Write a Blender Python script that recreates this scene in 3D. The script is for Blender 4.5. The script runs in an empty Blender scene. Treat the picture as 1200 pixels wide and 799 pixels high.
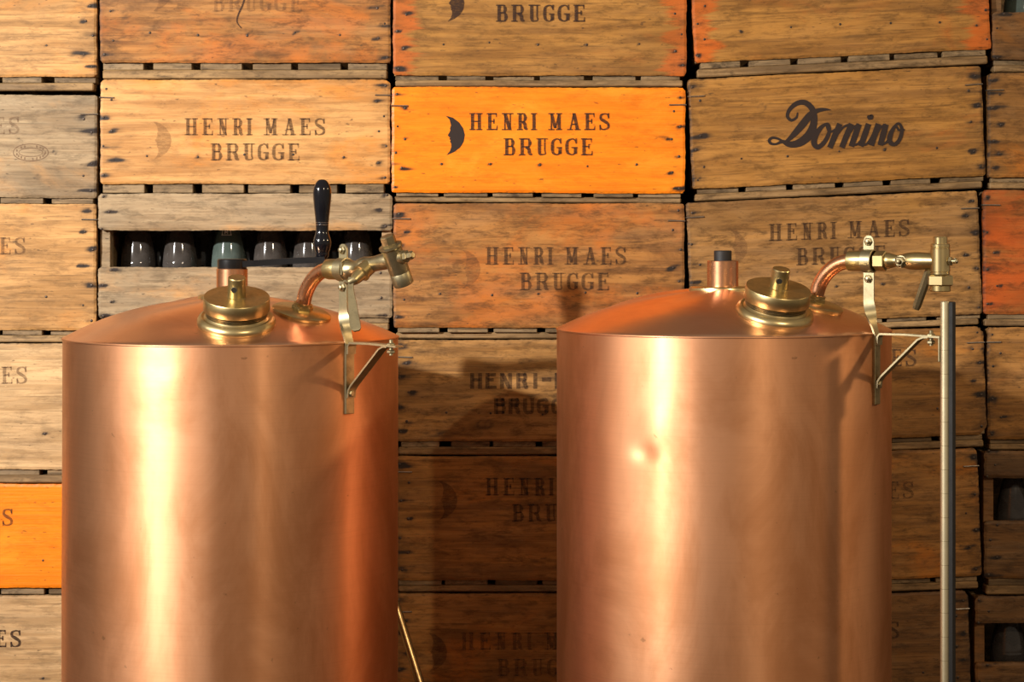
import bpy, math, random
import numpy as np
from mathutils import Vector, Matrix, Euler

R = math.radians
# ------------------------------------------------------------------ camera, world, lamps
F = 2322.0            # focal length in pixels of the 1200 x 799 frame
HY = 276.0            # pixel row of the horizon
CAMY = -3.5           # camera distance in front of the crate fronts (Y = 0)
CZ = 0.86             # camera height
scene = bpy.context.scene
col = scene.collection
cam = bpy.data.cameras.new('camera')
cam.sensor_width = 36.0
cam.lens = F * 36.0 / 1200.0
cam.shift_y = -(399.5 - HY) / 1200.0
cam_o = bpy.data.objects.new('camera', cam)
cam_o.location = (0, CAMY, CZ)
cam_o.rotation_euler = (R(90), 0, 0)
col.objects.link(cam_o)
scene.camera = cam_o

world = bpy.data.worlds.new('world')
scene.world = world
world.use_nodes = True
wb = world.node_tree.nodes['Background']
wb.inputs[0].default_value = (1.0, 0.82, 0.62, 1)
wb.inputs[1].default_value = 0.27

def spot(name, loc, target, power, color, size=60, blend=0.6, radius=0.05):
    l = bpy.data.lights.new(name, 'SPOT')
    l.energy = power; l.color = color
    l.spot_size = R(size); l.spot_blend = blend; l.shadow_soft_size = radius
    o = bpy.data.objects.new(name, l)
    o.location = loc
    d = Vector(target) - Vector(loc)
    o.rotation_euler = d.to_track_quat('-Z', 'Y').to_euler()
    col.objects.link(o)
    return o

def area(name, loc, target, power, color, sx, sy):
    l = bpy.data.lights.new(name, 'AREA')
    l.shape = 'RECTANGLE'; l.size = sx; l.size_y = sy
    l.energy = power; l.color = color
    o = bpy.data.objects.new(name, l)
    o.location = loc
    d = Vector(target) - Vector(loc)
    o.rotation_euler = d.to_track_quat('-Z', 'Y').to_euler()
    col.objects.link(o)
    return o

spot('spot_lamp_left', (-2.72, -2.94, 1.96), (-0.68, 0, 1.00), 1200, (1.0, 0.96, 0.91), 48, 1.0, 0.05)
spot('spot_lamp_right', (1.9, -4.6, 2.7), (0.15, 0, 1.0), 260, (1.0, 0.82, 0.58), 40, 0.9, 0.05)
spot('added_streak_spot', (-2.45, -3.15, 2.05), (0.30, -0.62, 0.62), 520, (1.0, 0.95, 0.91), 15, 1.0, 0.05)  # added spot, no lamp known there; strengthens the streak on the gauge rod tank
spot('spot_lamp_far_left', (-2.7, -1.25, 1.75), (-0.7, -0.2, 0.65), 14, (1.0, 0.96, 0.92), 60, 0.9, 0.08)
spot('added_warm_streak_spot', (2.5, -0.60, 1.75), (0.3, -0.4, 0.6), 50, (1.0, 0.70, 0.38), 60, 0.9, 0.06)  # added warm spot imitating lit surroundings mirrored in the tanks' right sides

vs = scene.view_settings
vs.view_transform = 'Standard'
vs.look = 'None'
vs.gamma = 1.0
vs.use_curve_mapping = False
vs.exposure = 0.0

# ------------------------------------------------------------------ helpers
PXW = -CAMY / F       # metres per pixel on the crate fronts

def P(px, py, Y=0.0):
    d = Y - CAMY
    return Vector(((px - 600) / F * d, Y, CZ - (py - HY) / F * d))

def mesh_obj(name, verts, faces, mat, parent=None, smooth=False, angle=35, mat_ids=None):
    me = bpy.data.meshes.new(name)
    me.from_pydata([tuple(v) for v in verts], [], faces)
    if isinstance(mat, (list, tuple)):
        for m in mat: me.materials.append(m)
        if mat_ids is not None:
            me.polygons.foreach_set('material_index', mat_ids)
    else:
        me.materials.append(mat)
    if smooth:
        me.polygons.foreach_set('use_smooth', [True] * len(me.polygons))
        me.set_sharp_from_angle(angle=R(angle))
    me.update()
    o = bpy.data.objects.new(name, me)
    col.objects.link(o)
    if parent is not None: o.parent = parent
    return o

class MB:
    """collects shapes, builds ONE mesh object"""
    def __init__(self): self.v = []; self.f = []
    def add(self, verts, faces, M=None):
        b = len(self.v)
        for v in verts:
            v = Vector(v)
            self.v.append(M @ v if M is not None else v)
        self.f += [tuple(i + b for i in f) for f in faces]
        return self
    def box(self, x0, x1, y0, y1, z0, z1, M=None, c=0.0):
        if c <= 0:
            v = [(x, y, z) for z in (z0, z1) for y in (y0, y1) for x in (x0, x1)]
            f = [(0, 2, 3, 1), (4, 5, 7, 6), (0, 1, 5, 4), (2, 6, 7, 3), (0, 4, 6, 2), (1, 3, 7, 5)]
            return self.add(v, f, M)
        # chamfered box: eight corners, three vertices each
        v = []; idx = {}
        xs, ys, zs = (x0, x1), (y0, y1), (z0, z1)
        for i in (0, 1):
            for j in (0, 1):
                for k in (0, 1):
                    sx, sy, sz = (c if i == 0 else -c), (c if j == 0 else -c), (c if k == 0 else -c)
                    idx[i, j, k, 0] = len(v); v.append((xs[i], ys[j] + sy, zs[k] + sz))
                    idx[i, j, k, 1] = len(v); v.append((xs[i] + sx, ys[j], zs[k] + sz))
                    idx[i, j, k, 2] = len(v); v.append((xs[i] + sx, ys[j] + sy, zs[k]))
        f = []
        for s in (0, 1):
            a = [idx[s, 0, 0, 0], idx[s, 1, 0, 0], idx[s, 1, 1, 0], idx[s, 0, 1, 0]]
            f.append(tuple(a if s else a[::-1]))
            a = [idx[0, s, 0, 1], idx[0, s, 1, 1], idx[1, s, 1, 1], idx[1, s, 0, 1]]
            f.append(tuple(a if s else a[::-1]))
            a = [idx[0, 0, s, 2], idx[1, 0, s, 2], idx[1, 1, s, 2], idx[0, 1, s, 2]]
            f.append(tuple(a if s else a[::-1]))
        for p in (0, 1):
            for q in (0, 1):
                f.append((idx[0, p, q, 1], idx[1, p, q, 1], idx[1, p, q, 2], idx[0, p, q, 2]))
                f.append((idx[p, 0, q, 0], idx[p, 1, q, 0], idx[p, 1, q, 2], idx[p, 0, q, 2]))
                f.append((idx[p, q, 0, 0], idx[p, q, 1, 0], idx[p, q, 1, 1], idx[p, q, 0, 1]))
        for i in (0, 1):
            for j in (0, 1):
                for k in (0, 1):
                    f.append((idx[i, j, k, 0], idx[i, j, k, 1], idx[i, j, k, 2]))
        return self.add(v, f, M)
    def lathe(self, prof, n=32, M=None, cap0=True, cap1=True):
        v = []; f = []
        for r, z in prof:
            for i in range(n):
                a = 2 * math.pi * i / n
                v.append((r * math.cos(a), r * math.sin(a), z))
        for k in range(len(prof) - 1):
            for i in range(n):
                j = (i + 1) % n
                f.append((k * n + i, k * n + j, (k + 1) * n + j, (k + 1) * n + i))
        if cap0: f.append(tuple(range(n - 1, -1, -1)))
        if cap1: f.append(tuple((len(prof) - 1) * n + i for i in range(n)))
        return self.add(v, f, M)
    def tube(self, pts, rad, n=16, M=None, flat=None):
        pts = [Vector(p) for p in pts]
        if not isinstance(rad, (list, tuple)): rad = [rad] * len(pts)
        up = None; v = []; f = []
        for k, p in enumerate(pts):
            a = pts[max(k - 1, 0)]; b = pts[min(k + 1, len(pts) - 1)]
            t = (b - a).normalized()
            if up is None:
                up = Vector((0, 0, 1)) if abs(t.z) < 0.9 else Vector((1, 0, 0))
            up = (up - t * up.dot(t)).normalized()
            s = t.cross(up)
            for i in range(n):
                ang = 2 * math.pi * i / n
                v.append(p + (s * math.cos(ang) + up * math.sin(ang)) * rad[k])
        for k in range(len(pts) - 1):
            for i in range(n):
                j = (i + 1) % n
                f.append((k * n + i, k * n + j, (k + 1) * n + j, (k + 1) * n + i))
        f.append(tuple(range(n - 1, -1, -1)))
        f.append(tuple((len(pts) - 1) * n + i for i in range(n)))
        return self.add(v, f, M)
    def ribbon(self, pts, sides, w, t, M=None):
        """flat bar: centre points, width direction per point, width and thickness"""
        v = []; f = []
        n = len(pts)
        for k in range(n):
            p = Vector(pts[k]); s = Vector(sides[k]).normalized()
            tg = (Vector(pts[min(k + 1, n - 1)]) - Vector(pts[max(k - 1, 0)])).normalized()
            s = (s - tg * s.dot(tg)).normalized()
            nn = tg.cross(s)
            ww = w[k] if isinstance(w, (list, tuple)) else w
            for a, b in ((-1, -1), (1, -1), (1, 1), (-1, 1)):
                v.append(p + s * (a * ww / 2) + nn * (b * t / 2))
        for k in range(n - 1):
            for i in range(4):
                j = (i + 1) % 4
                f.append((k * 4 + i, k * 4 + j, k * 4 + 4 + j, k * 4 + 4 + i))
        f.append((3, 2, 1, 0)); b = (n - 1) * 4
        f.append((b, b + 1, b + 2, b + 3))
        return self.add(v, f, M)
    def build(self, name, mat, parent=None, smooth=True, angle=35):
        return mesh_obj(name, self.v, self.f, mat, parent, smooth, angle)

def empty(name, loc, rot=(0, 0, 0)):
    o = bpy.data.objects.new(name, None)
    o.empty_display_size = 0.1
    o.location = loc; o.rotation_euler = rot
    col.objects.link(o)
    return o

def tag(o, label, cat, group=None, kind=None):
    o['label'] = label; o['category'] = cat
    if group: o['group'] = group
    if kind: o['kind'] = kind
    return o

def frame(origin, z, xhint=(1, 0, 0)):
    """matrix whose Z axis is z"""
    z = Vector(z).normalized(); x = Vector(xhint)
    x = x - z * x.dot(z)
    if x.length < 1e-5: x = Vector((0, 1, 0)) - z * z.y
    x.normalize(); y = z.cross(x)
    M = Matrix((x, y, z)).transposed().to_4x4()
    M.translation = Vector(origin)
    return M

def spline(pts, n=8, closed=False):
    """Catmull-Rom through tuples of any length"""
    A = [np.array(p, float) for p in pts]; out = []
    m = len(A)
    for k in range(m if closed else m - 1):
        p0 = A[(k - 1) % m] if closed or k > 0 else A[0]
        p1 = A[k]; p2 = A[(k + 1) % m]
        p3 = A[(k + 2) % m] if closed or k + 2 < m else A[-1]
        for i in range(n):
            t = i / n
            out.append(0.5 * ((2 * p1) + (-p0 + p2) * t + (2 * p0 - 5 * p1 + 4 * p2 - p3) * t * t + (-p0 + 3 * p1 - 3 * p2 + p3) * t ** 3))
    out.append(A[0] if closed else A[-1])
    return out

# ------------------------------------------------------------------ materials
class NT:
    def __init__(self, name):
        self.m = bpy.data.materials.new(name); self.m.use_nodes = True
        self.t = self.m.node_tree
        self.b = self.t.nodes['Principled BSDF']; self.out = self.t.nodes['Material Output']
    def n(self, typ, **kw):
        x = self.t.nodes.new(typ)
        for k, v in kw.items():
            if k.startswith('i_'):
                key = k[2:]
                x.inputs[int(key) if key.isdigit() else key.replace('_', ' ')].default_value = v
            else: setattr(x, k, v)
        return x
    def l(self, a, b): self.t.links.new(a, b); return self
    def noise(self, vec, scale, detail=4, rough=0.55, dist=0.0):
        x = self.n('ShaderNodeTexNoise'); x.inputs['Scale'].default_value = scale
        x.inputs['Detail'].default_value = detail; x.inputs['Roughness'].default_value = rough
        x.inputs['Distortion'].default_value = dist
        self.l(vec, x.inputs['Vector']); return x.outputs['Fac']
    def ramp(self, fac, lo, hi):
        x = self.n('ShaderNodeMapRange'); x.interpolation_type = 'SMOOTHSTEP'
        x.inputs['From Min'].default_value = lo; x.inputs['From Max'].default_value = hi
        self.l(fac, x.inputs['Value']); return x.outputs['Result']
    def math(self, op, a, b):
        x = self.n('ShaderNodeMath', operation=op)
        for i, s in enumerate((a, b)):
            if isinstance(s, (int, float)): x.inputs[i].default_value = s
            else: self.l(s, x.inputs[i])
        return x.outputs[0]
    def mix(self, fac, a, b, mode='MIX'):
        x = self.n('ShaderNodeMix', data_type='RGBA', blend_type=mode)
        for s, k in ((fac, 0), (a, 6), (b, 7)):
            if isinstance(s, (int, float)): x.inputs[k].default_value = s
            elif isinstance(s, tuple): x.inputs[k].default_value = (*s, 1) if len(s) == 3 else s
            else: self.l(s, x.inputs[k])
        return x.outputs[2]
    def mapping(self, vec, scale):
        x = self.n('ShaderNodeMapping'); x.inputs['Scale'].default_value = scale
        self.l(vec, x.inputs['Vector']); return x.outputs['Vector']

def wood(name, light, dark, tint=None, tint_amt=0.0, grey=0.0, blotch=0.5, rough=0.62, grain=1.0, scratch=0.25, ends=0.0):
    if name not in ('wood_orange', 'wood_grey', 'wood_slat', 'wood_lath'):
        light, dark = [(c[0] * 0.90, c[1] * (0.86 if name in ('wood_honey', 'wood_tan', 'wood_pale') else 0.80), c[2] * (0.76 if name in ('wood_honey', 'wood_tan', 'wood_pale') else 0.66)) for c in (light, dark)]
        if tint: tint = (tint[0] * 0.92, tint[1] * 0.95, tint[2] * 0.8)
    if name != 'wood_orange':
        dark = tuple(x * 0.84 for x in dark); blotch = min(0.95, blotch * 1.2)
    k = NT(name)
    tc = k.n('ShaderNodeTexCoord'); oi = k.n('ShaderNodeObjectInfo')
    add = k.n('ShaderNodeVectorMath', operation='ADD')
    sc = k.n('ShaderNodeVectorMath', operation='SCALE')
    comb = k.n('ShaderNodeCombineXYZ')
    for i in range(3): k.l(oi.outputs['Random'], comb.inputs[i])
    k.l(comb.outputs[0], sc.inputs[0]); sc.inputs['Scale'].default_value = 37.0
    k.l(tc.outputs['Object'], add.inputs[0]); k.l(sc.outputs[0], add.inputs[1])
    v = add.outputs[0]
    # grain running along the board
    gv = k.mapping(v, (1.6, 20, 26))
    g1 = k.noise(gv, 2.2, 5, 0.62, 0.6)
    gf = k.noise(k.mapping(v, (6, 90, 170)), 2.0, 3, 0.6, 0.2)
    c = k.mix(k.ramp(g1, 0.36, 0.66), light, dark)
    lines = k.ramp(gf, 0.5, 0.74)
    c = k.mix(k.math('MULTIPLY', lines, 0.6 * grain), c, tuple(x * 0.38 for x in dark))
    if tint is not None:
        tn = k.noise(k.mapping(v, (3.5, 6, 7)), 1.3, 5, 0.65, 0.5)
        tf = k.ramp(tn, 0.60 - 0.25 * tint_amt, 0.80 - 0.25 * tint_amt)
        if ends > 0:
            sep = k.n('ShaderNodeSeparateXYZ'); k.l(tc.outputs['Object'], sep.inputs[0])
            ax = k.math('ABSOLUTE', sep.outputs[0], 0.0)
            ax = k.math('ADD', ax, k.math('MULTIPLY', k.math('SUBTRACT', g1, 0.5), 0.12))
            tf = k.math('MAXIMUM', k.math('MULTIPLY', tf, 0.6), k.math('MULTIPLY', k.ramp(ax, 0.215, 0.235), ends))
        c = k.mix(k.math('MULTIPLY', tf, 0.85), c, tint)
    if grey > 0:
        gn = k.noise(k.mapping(v, (3, 9, 12)), 1.6, 6, 0.7, 0.8)
        c = k.mix(k.math('MULTIPLY', k.ramp(gn, 0.40, 0.66), grey), c, (0.25, 0.19, 0.12))
    bl = k.noise(k.mapping(v, (4, 9, 11)), 1.8, 6, 0.7, 0.4)
    c = k.mix(k.math('MULTIPLY', k.ramp(bl, 0.52, 0.76), blotch), c, tuple(x * 0.28 for x in dark))
    d2 = k.noise(k.mapping(v, (9, 24, 30)), 2.6, 7, 0.75, 0.3)
    c = k.mix(k.math('MULTIPLY', k.ramp(d2, 0.45, 0.68), 0.28 + 0.72 * blotch), c, tuple(x * 0.32 for x in dark))
    # small pale scuffs
    sn = k.noise(k.mapping(v, (14, 40, 40)), 2.4, 4, 0.7, 1.5)
    c = k.mix(k.math('MULTIPLY', k.ramp(sn, 0.66, 0.76), scratch), c, tuple(min(1, x * 1.5 + 0.08) for x in light))
    # dark specks
    dn = k.noise(k.mapping(v, (30, 60, 90)), 2.4, 2, 0.5, 0.0)
    c = k.mix(k.math('MULTIPLY', k.ramp(dn, 0.68, 0.76), 0.6), c, (0.03, 0.018, 0.010))
    # broad uneven ageing
    ag = k.noise(k.mapping(v, (2.2, 4, 5)), 1.7, 4, 0.6, 0.6)
    c = k.mix(k.math('MULTIPLY', k.ramp(ag, 0.46, 0.72), 0.15 + 0.6 * blotch), c, tuple(x * 0.55 for x in dark))
    at = k.n('ShaderNodeAttribute', attribute_name='stain')
    sf = k.math('MULTIPLY', at.outputs['Fac'], k.math('ADD', k.math('MULTIPLY', gf, 0.9), 0.5))
    c = k.mix(k.ramp(sf, 0.08, 1.0), c, (0.022, 0.014, 0.010))
    k.l(c, k.b.inputs['Base Color'])
    k.b.inputs['Roughness'].default_value = rough
    k.b.inputs['Specular IOR Level'].default_value = 0.22
    bp = k.n('ShaderNodeBump'); bp.inputs['Strength'].default_value = 0.35; bp.inputs['Distance'].default_value = 0.002
    hs = k.math('ADD', k.math('MULTIPLY', gf, 0.6), g1)
    k.l(hs, bp.inputs['Height']); k.l(bp.outputs[0], k.b.inputs['Normal'])
    return k.m

W = {
 'honey':  wood('wood_honey', (0.66, 0.36, 0.135), (0.50, 0.24, 0.075), (0.62, 0.22, 0.04), 0.40, 0.08, 0.15, 0.5, 0.5),
 'rust':   wood('wood_rust', (0.44, 0.215, 0.065), (0.27, 0.12, 0.034), (0.50, 0.135, 0.02), 0.70, 0.15, 0.50),
 'ochre':  wood('wood_ochre', (0.45, 0.235, 0.060), (0.32, 0.155, 0.036), (0.55, 0.12, 0.012), 0.05, 0.08, 0.38),
 'ochre_red': wood('wood_ochre_red', (0.45, 0.235, 0.060), (0.31, 0.15, 0.036), (0.58, 0.11, 0.010), 0.10, 0.08, 0.40, ends=0.9),
 'brown':  wood('wood_brown', (0.40, 0.205, 0.060), (0.26, 0.125, 0.034), (0.46, 0.14, 0.015), 0.30, 0.12, 0.50),
 'dusty':  wood('wood_dusty', (0.45, 0.25, 0.085), (0.30, 0.155, 0.048), (0.40, 0.19, 0.05), 0.3, 0.18, 0.62),
 'grey':   wood('wood_grey', (0.37, 0.26, 0.145), (0.27, 0.175, 0.09), (0.50, 0.25, 0.085), 0.25, 0.45, 0.32),
 'pale':   wood('wood_pale', (0.66, 0.44, 0.24), (0.50, 0.31, 0.15), (0.58, 0.29, 0.10), 0.2, 0.22, 0.20),
 'tan':    wood('wood_tan', (0.60, 0.335, 0.135), (0.43, 0.225, 0.08), (0.55, 0.21, 0.05), 0.4, 0.12, 0.28),
 'red':    wood('wood_red', (0.40, 0.165, 0.042), (0.27, 0.105, 0.024), (0.52, 0.085, 0.010), 0.95, 0.05, 0.45),
 'orange': wood('wood_orange', (0.80, 0.215, 0.007), (0.74, 0.175, 0.005), (0.80, 0.29, 0.02), 0.2, 0.0, 0.05, 0.42, 0.25, 0.35),
 'umber':  wood('wood_umber', (0.22, 0.115, 0.042), (0.14, 0.07, 0.026), (0.24, 0.085, 0.015), 0.3, 0.2, 0.5),
 'slat':   wood('wood_slat', (0.30, 0.195, 0.095), (0.15, 0.092, 0.042), None, 0, 0.35, 0.7),
 'lath':   wood('wood_lath', (0.33, 0.20, 0.085), (0.19, 0.105, 0.04), None, 0, 0.25, 0.55),
}

def ink(name, color, alpha, worn):
    k = NT(name)
    tc = k.n('ShaderNodeTexCoord')
    n1 = k.noise(k.mapping(tc.outputs['Object'], (60, 60, 240)), 2.0, 5, 0.7)
    a = k.math('MULTIPLY', k.math('SUBTRACT', 1.0, k.math('MULTIPLY', k.ramp(n1, 0.42, 0.66), worn)), alpha)
    k.b.inputs['Base Color'].default_value = (*color, 1)
    k.b.inputs['Roughness'].default_value = 0.7
    k.b.inputs['Specular IOR Level'].default_value = 0.2
    k.l(a, k.b.inputs['Alpha'])
    return k.m
INK = {
 'black':  ink('ink_black', (0.026, 0.016, 0.013), 1.0, 0.0),
 'strong': ink('ink_strong', (0.035, 0.016, 0.010), 0.84, 0.40),
 'mid':    ink('ink_mid', (0.05, 0.024, 0.012), 0.60, 0.50),
 'faded':  ink('ink_faded', (0.09, 0.042, 0.020), 0.46, 0.60),
 'faint':  ink('ink_faint', (0.13, 0.06, 0.03), 0.30, 0.65),
 'brand':  ink('ink_brand', (0.16, 0.085, 0.05), 0.55, 0.5),
}

def plain(name, color, rough=0.5, metal=0.0, var=0.0, scale=30, spec=0.5):
    k = NT(name)
    k.b.inputs['Metallic'].default_value = metal
    k.b.inputs['Roughness'].default_value = rough
    k.b.inputs['Specular IOR Level'].default_value = spec
    if var:
        tc = k.n('ShaderNodeTexCoord')
        n1 = k.noise(tc.outputs['Object'], scale, 5, 0.65)
        c = k.mix(k.ramp(n1, 0.35, 0.7), color, tuple(x * (1 - var) for x in color))
        k.l(c, k.b.inputs['Base Color'])
        k.l(k.math('ADD', k.math('MULTIPLY', n1, 0.25), max(rough - 0.12, 0.02)), k.b.inputs['Roughness'])
    else:
        k.b.inputs['Base Color'].default_value = (*color, 1)
    return k.m

def copper(name, color, color2, rough, aniso, brushed=True, second=None):
    k = NT(name)
    tc = k.n('ShaderNodeTexCoord'); v = tc.outputs['Object']
    k.b.inputs['Metallic'].default_value = 1.0
    k.b.inputs['Anisotropic'].default_value = aniso; k.b.inputs['Anisotropic Rotation'].default_value = 0.25
    if aniso:
        tg = k.n('ShaderNodeTangent'); tg.direction_type = 'RADIAL'; tg.axis = 'Z'
        k.l(tg.outputs[0], k.b.inputs['Tangent'])
    big = k.noise(k.mapping(v, (1.6, 1.6, 0.8)), 5.0, 6, 0.65, 0.5)
    c = k.mix(k.ramp(big, 0.36, 0.70), color, color2)
    sp = k.noise(v, 60, 3, 0.6)
    c = k.mix(k.math('MULTIPLY', k.ramp(sp, 0.70, 0.78), 0.5), c, tuple(x * 0.35 for x in color2))
    br = k.noise(k.mapping(v, (5, 5, 420)), 1.0, 3, 0.65)
    c = k.mix(k.math('MULTIPLY', k.ramp(br, 0.45, 0.75), 0.07), c, tuple(x * 0.55 for x in color2))
    k.l(c, k.b.inputs['Base Color'])
    rr = k.math('ADD', k.math('MULTIPLY', big, 0.12), rough - 0.06)
    rr = k.math('ADD', rr, k.math('MULTIPLY', k.math('SUBTRACT', br, 0.5), 0.05))
    k.l(rr, k.b.inputs['Roughness'])
    if brushed:
        bp = k.n('ShaderNodeBump'); bp.inputs['Strength'].default_value = 0.04; bp.inputs['Distance'].default_value = 0.0005
        k.l(br, bp.inputs['Height']); k.l(bp.outputs[0], k.b.inputs['Normal'])
    if second:                                    # a tighter polished lobe over the broad brushed one
        r2, a2, share = second
        p2 = k.n('ShaderNodeBsdfPrincipled')
        p2.inputs['Metallic'].default_value = 1.0; p2.inputs['Roughness'].default_value = r2
        p2.inputs['Anisotropic'].default_value = a2; p2.inputs['Anisotropic Rotation'].default_value = 0.25
        k.l(tg.outputs[0], p2.inputs['Tangent']); k.l(c, p2.inputs['Base Color']); k.l(bp.outputs[0], p2.inputs['Normal'])
        mx = k.n('ShaderNodeMixShader')
        pn = k.noise(k.mapping(v, (4, 4, 1.5)), 2.0, 4, 0.6)
        k.l(k.math('ADD', k.math('MULTIPLY', k.ramp(pn, 0.35, 0.7), 0.2), share), mx.inputs[0])
        k.l(k.b.outputs[0], mx.inputs[1]); k.l(p2.outputs[0], mx.inputs[2])
        k.l(mx.outputs[0], k.out.inputs['Surface'])
    return k.m

M_COPPER = copper('copper_brushed', (0.77, 0.395, 0.208), (0.60, 0.275, 0.125), 0.61, 0.66, True, (0.36, 0.80, 0.14))
M_DOME = copper('copper_dome', (0.88, 0.51, 0.33), (0.76, 0.38, 0.21), 0.32, 0.0, False)
M_PIPE = plain('copper_pipe', (0.74, 0.37, 0.20), 0.28, 1.0, 0.22, 40)
M_BRASS = plain('brass', (0.56, 0.43, 0.20), 0.36, 1.0, 0.32, 45)
M_BRASS_POL = plain('brass_polished', (0.66, 0.51, 0.25), 0.32, 1.0, 0.25, 25)
M_BRASS_OLD = plain('brass_tarnished', (0.42, 0.34, 0.19), 0.40, 1.0, 0.45, 60)
M_STEEL = plain('steel_tinned', (0.45, 0.38, 0.225), 0.42, 1.0, 0.3, 60)
M_ROD = plain('rod_brass', (0.74, 0.65, 0.43), 0.50, 1.0, 0.2, 30)
M_IRON = plain('nail_iron', (0.06, 0.042, 0.032), 0.5, 0.7, 0.4, 200)
M_WIRE = plain('wire_steel', (0.34, 0.28, 0.22), 0.4, 0.9, 0.4, 120)
M_BLACK = plain('black_lacquer', (0.004, 0.004, 0.006), 0.14, 0.0, 0.0)
M_BLACKIRON = plain('black_iron', (0.004, 0.004, 0.005), 0.30, 0.0, 0.3, 40)
M_DARK = plain('dark_rubber_and_shade', (0.007, 0.005, 0.004), 0.6, 0.0, 0.3, 60)
M_SILVER = plain('ring_silver', (0.5, 0.5, 0.52), 0.3, 1.0)
M_WHITE = plain('enamel_mark', (0.55, 0.50, 0.44), 0.6)

def glass(name, tint, dust, dcol):
    k = NT(name)
    tc = k.n('ShaderNodeTexCoord')
    n1 = k.noise(tc.outputs['Object'], 22, 6, 0.7, 0.5)
    dn = k.n('ShaderNodeBsdfDiffuse'); dn.inputs['Color'].default_value = (*dcol, 1)
    k.b.inputs['Base Color'].default_value = (*tint, 1)
    k.b.inputs['Roughness'].default_value = 0.08
    k.b.inputs['Transmission Weight'].default_value = 0.55
    k.b.inputs['IOR'].default_value = 1.5
    mx = k.n('ShaderNodeMixShader')
    k.l(k.math('ADD', k.math('MULTIPLY', k.ramp(n1, 0.35, 0.75), dust * 0.8), dust * 0.5), mx.inputs[0])
    k.l(k.b.outputs[0], mx.inputs[1]); k.l(dn.outputs[0], mx.inputs[2])
    k.l(mx.outputs[0], k.out.inputs['Surface'])
    return k.m
M_GLASS = glass('bottle_brown', (0.030, 0.020, 0.014), 0.14, (0.30, 0.27, 0.25))
M_GLASSG = glass('bottle_green', (0.06, 0.09, 0.075), 0.2, (0.25, 0.30, 0.27))

# ------------------------------------------------------------------ lettering
def stroke(pts, n=6, closed=False):
    s = spline(pts, n, closed); L = []; Rr = []
    for i, p in enumerate(s):
        a = s[max(i - 1, 0)]; b = s[min(i + 1, len(s) - 1)]
        if closed and i in (0, len(s) - 1): a, b = s[-2], s[1]
        d = b[:2] - a[:2]; d = d / (np.linalg.norm(d) + 1e-9)
        nn = np.array([-d[1], d[0]]) * p[2] / 2
        L.append(p[:2] + nn); Rr.append(p[:2] - nn)
    return [[L[i], L[i + 1], Rr[i + 1], Rr[i]] for i in range(len(s) - 1)]

def rect(x0, y0, x1, y1): return [(x0, y0), (x1, y0), (x1, y1), (x0, y1)]

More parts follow.
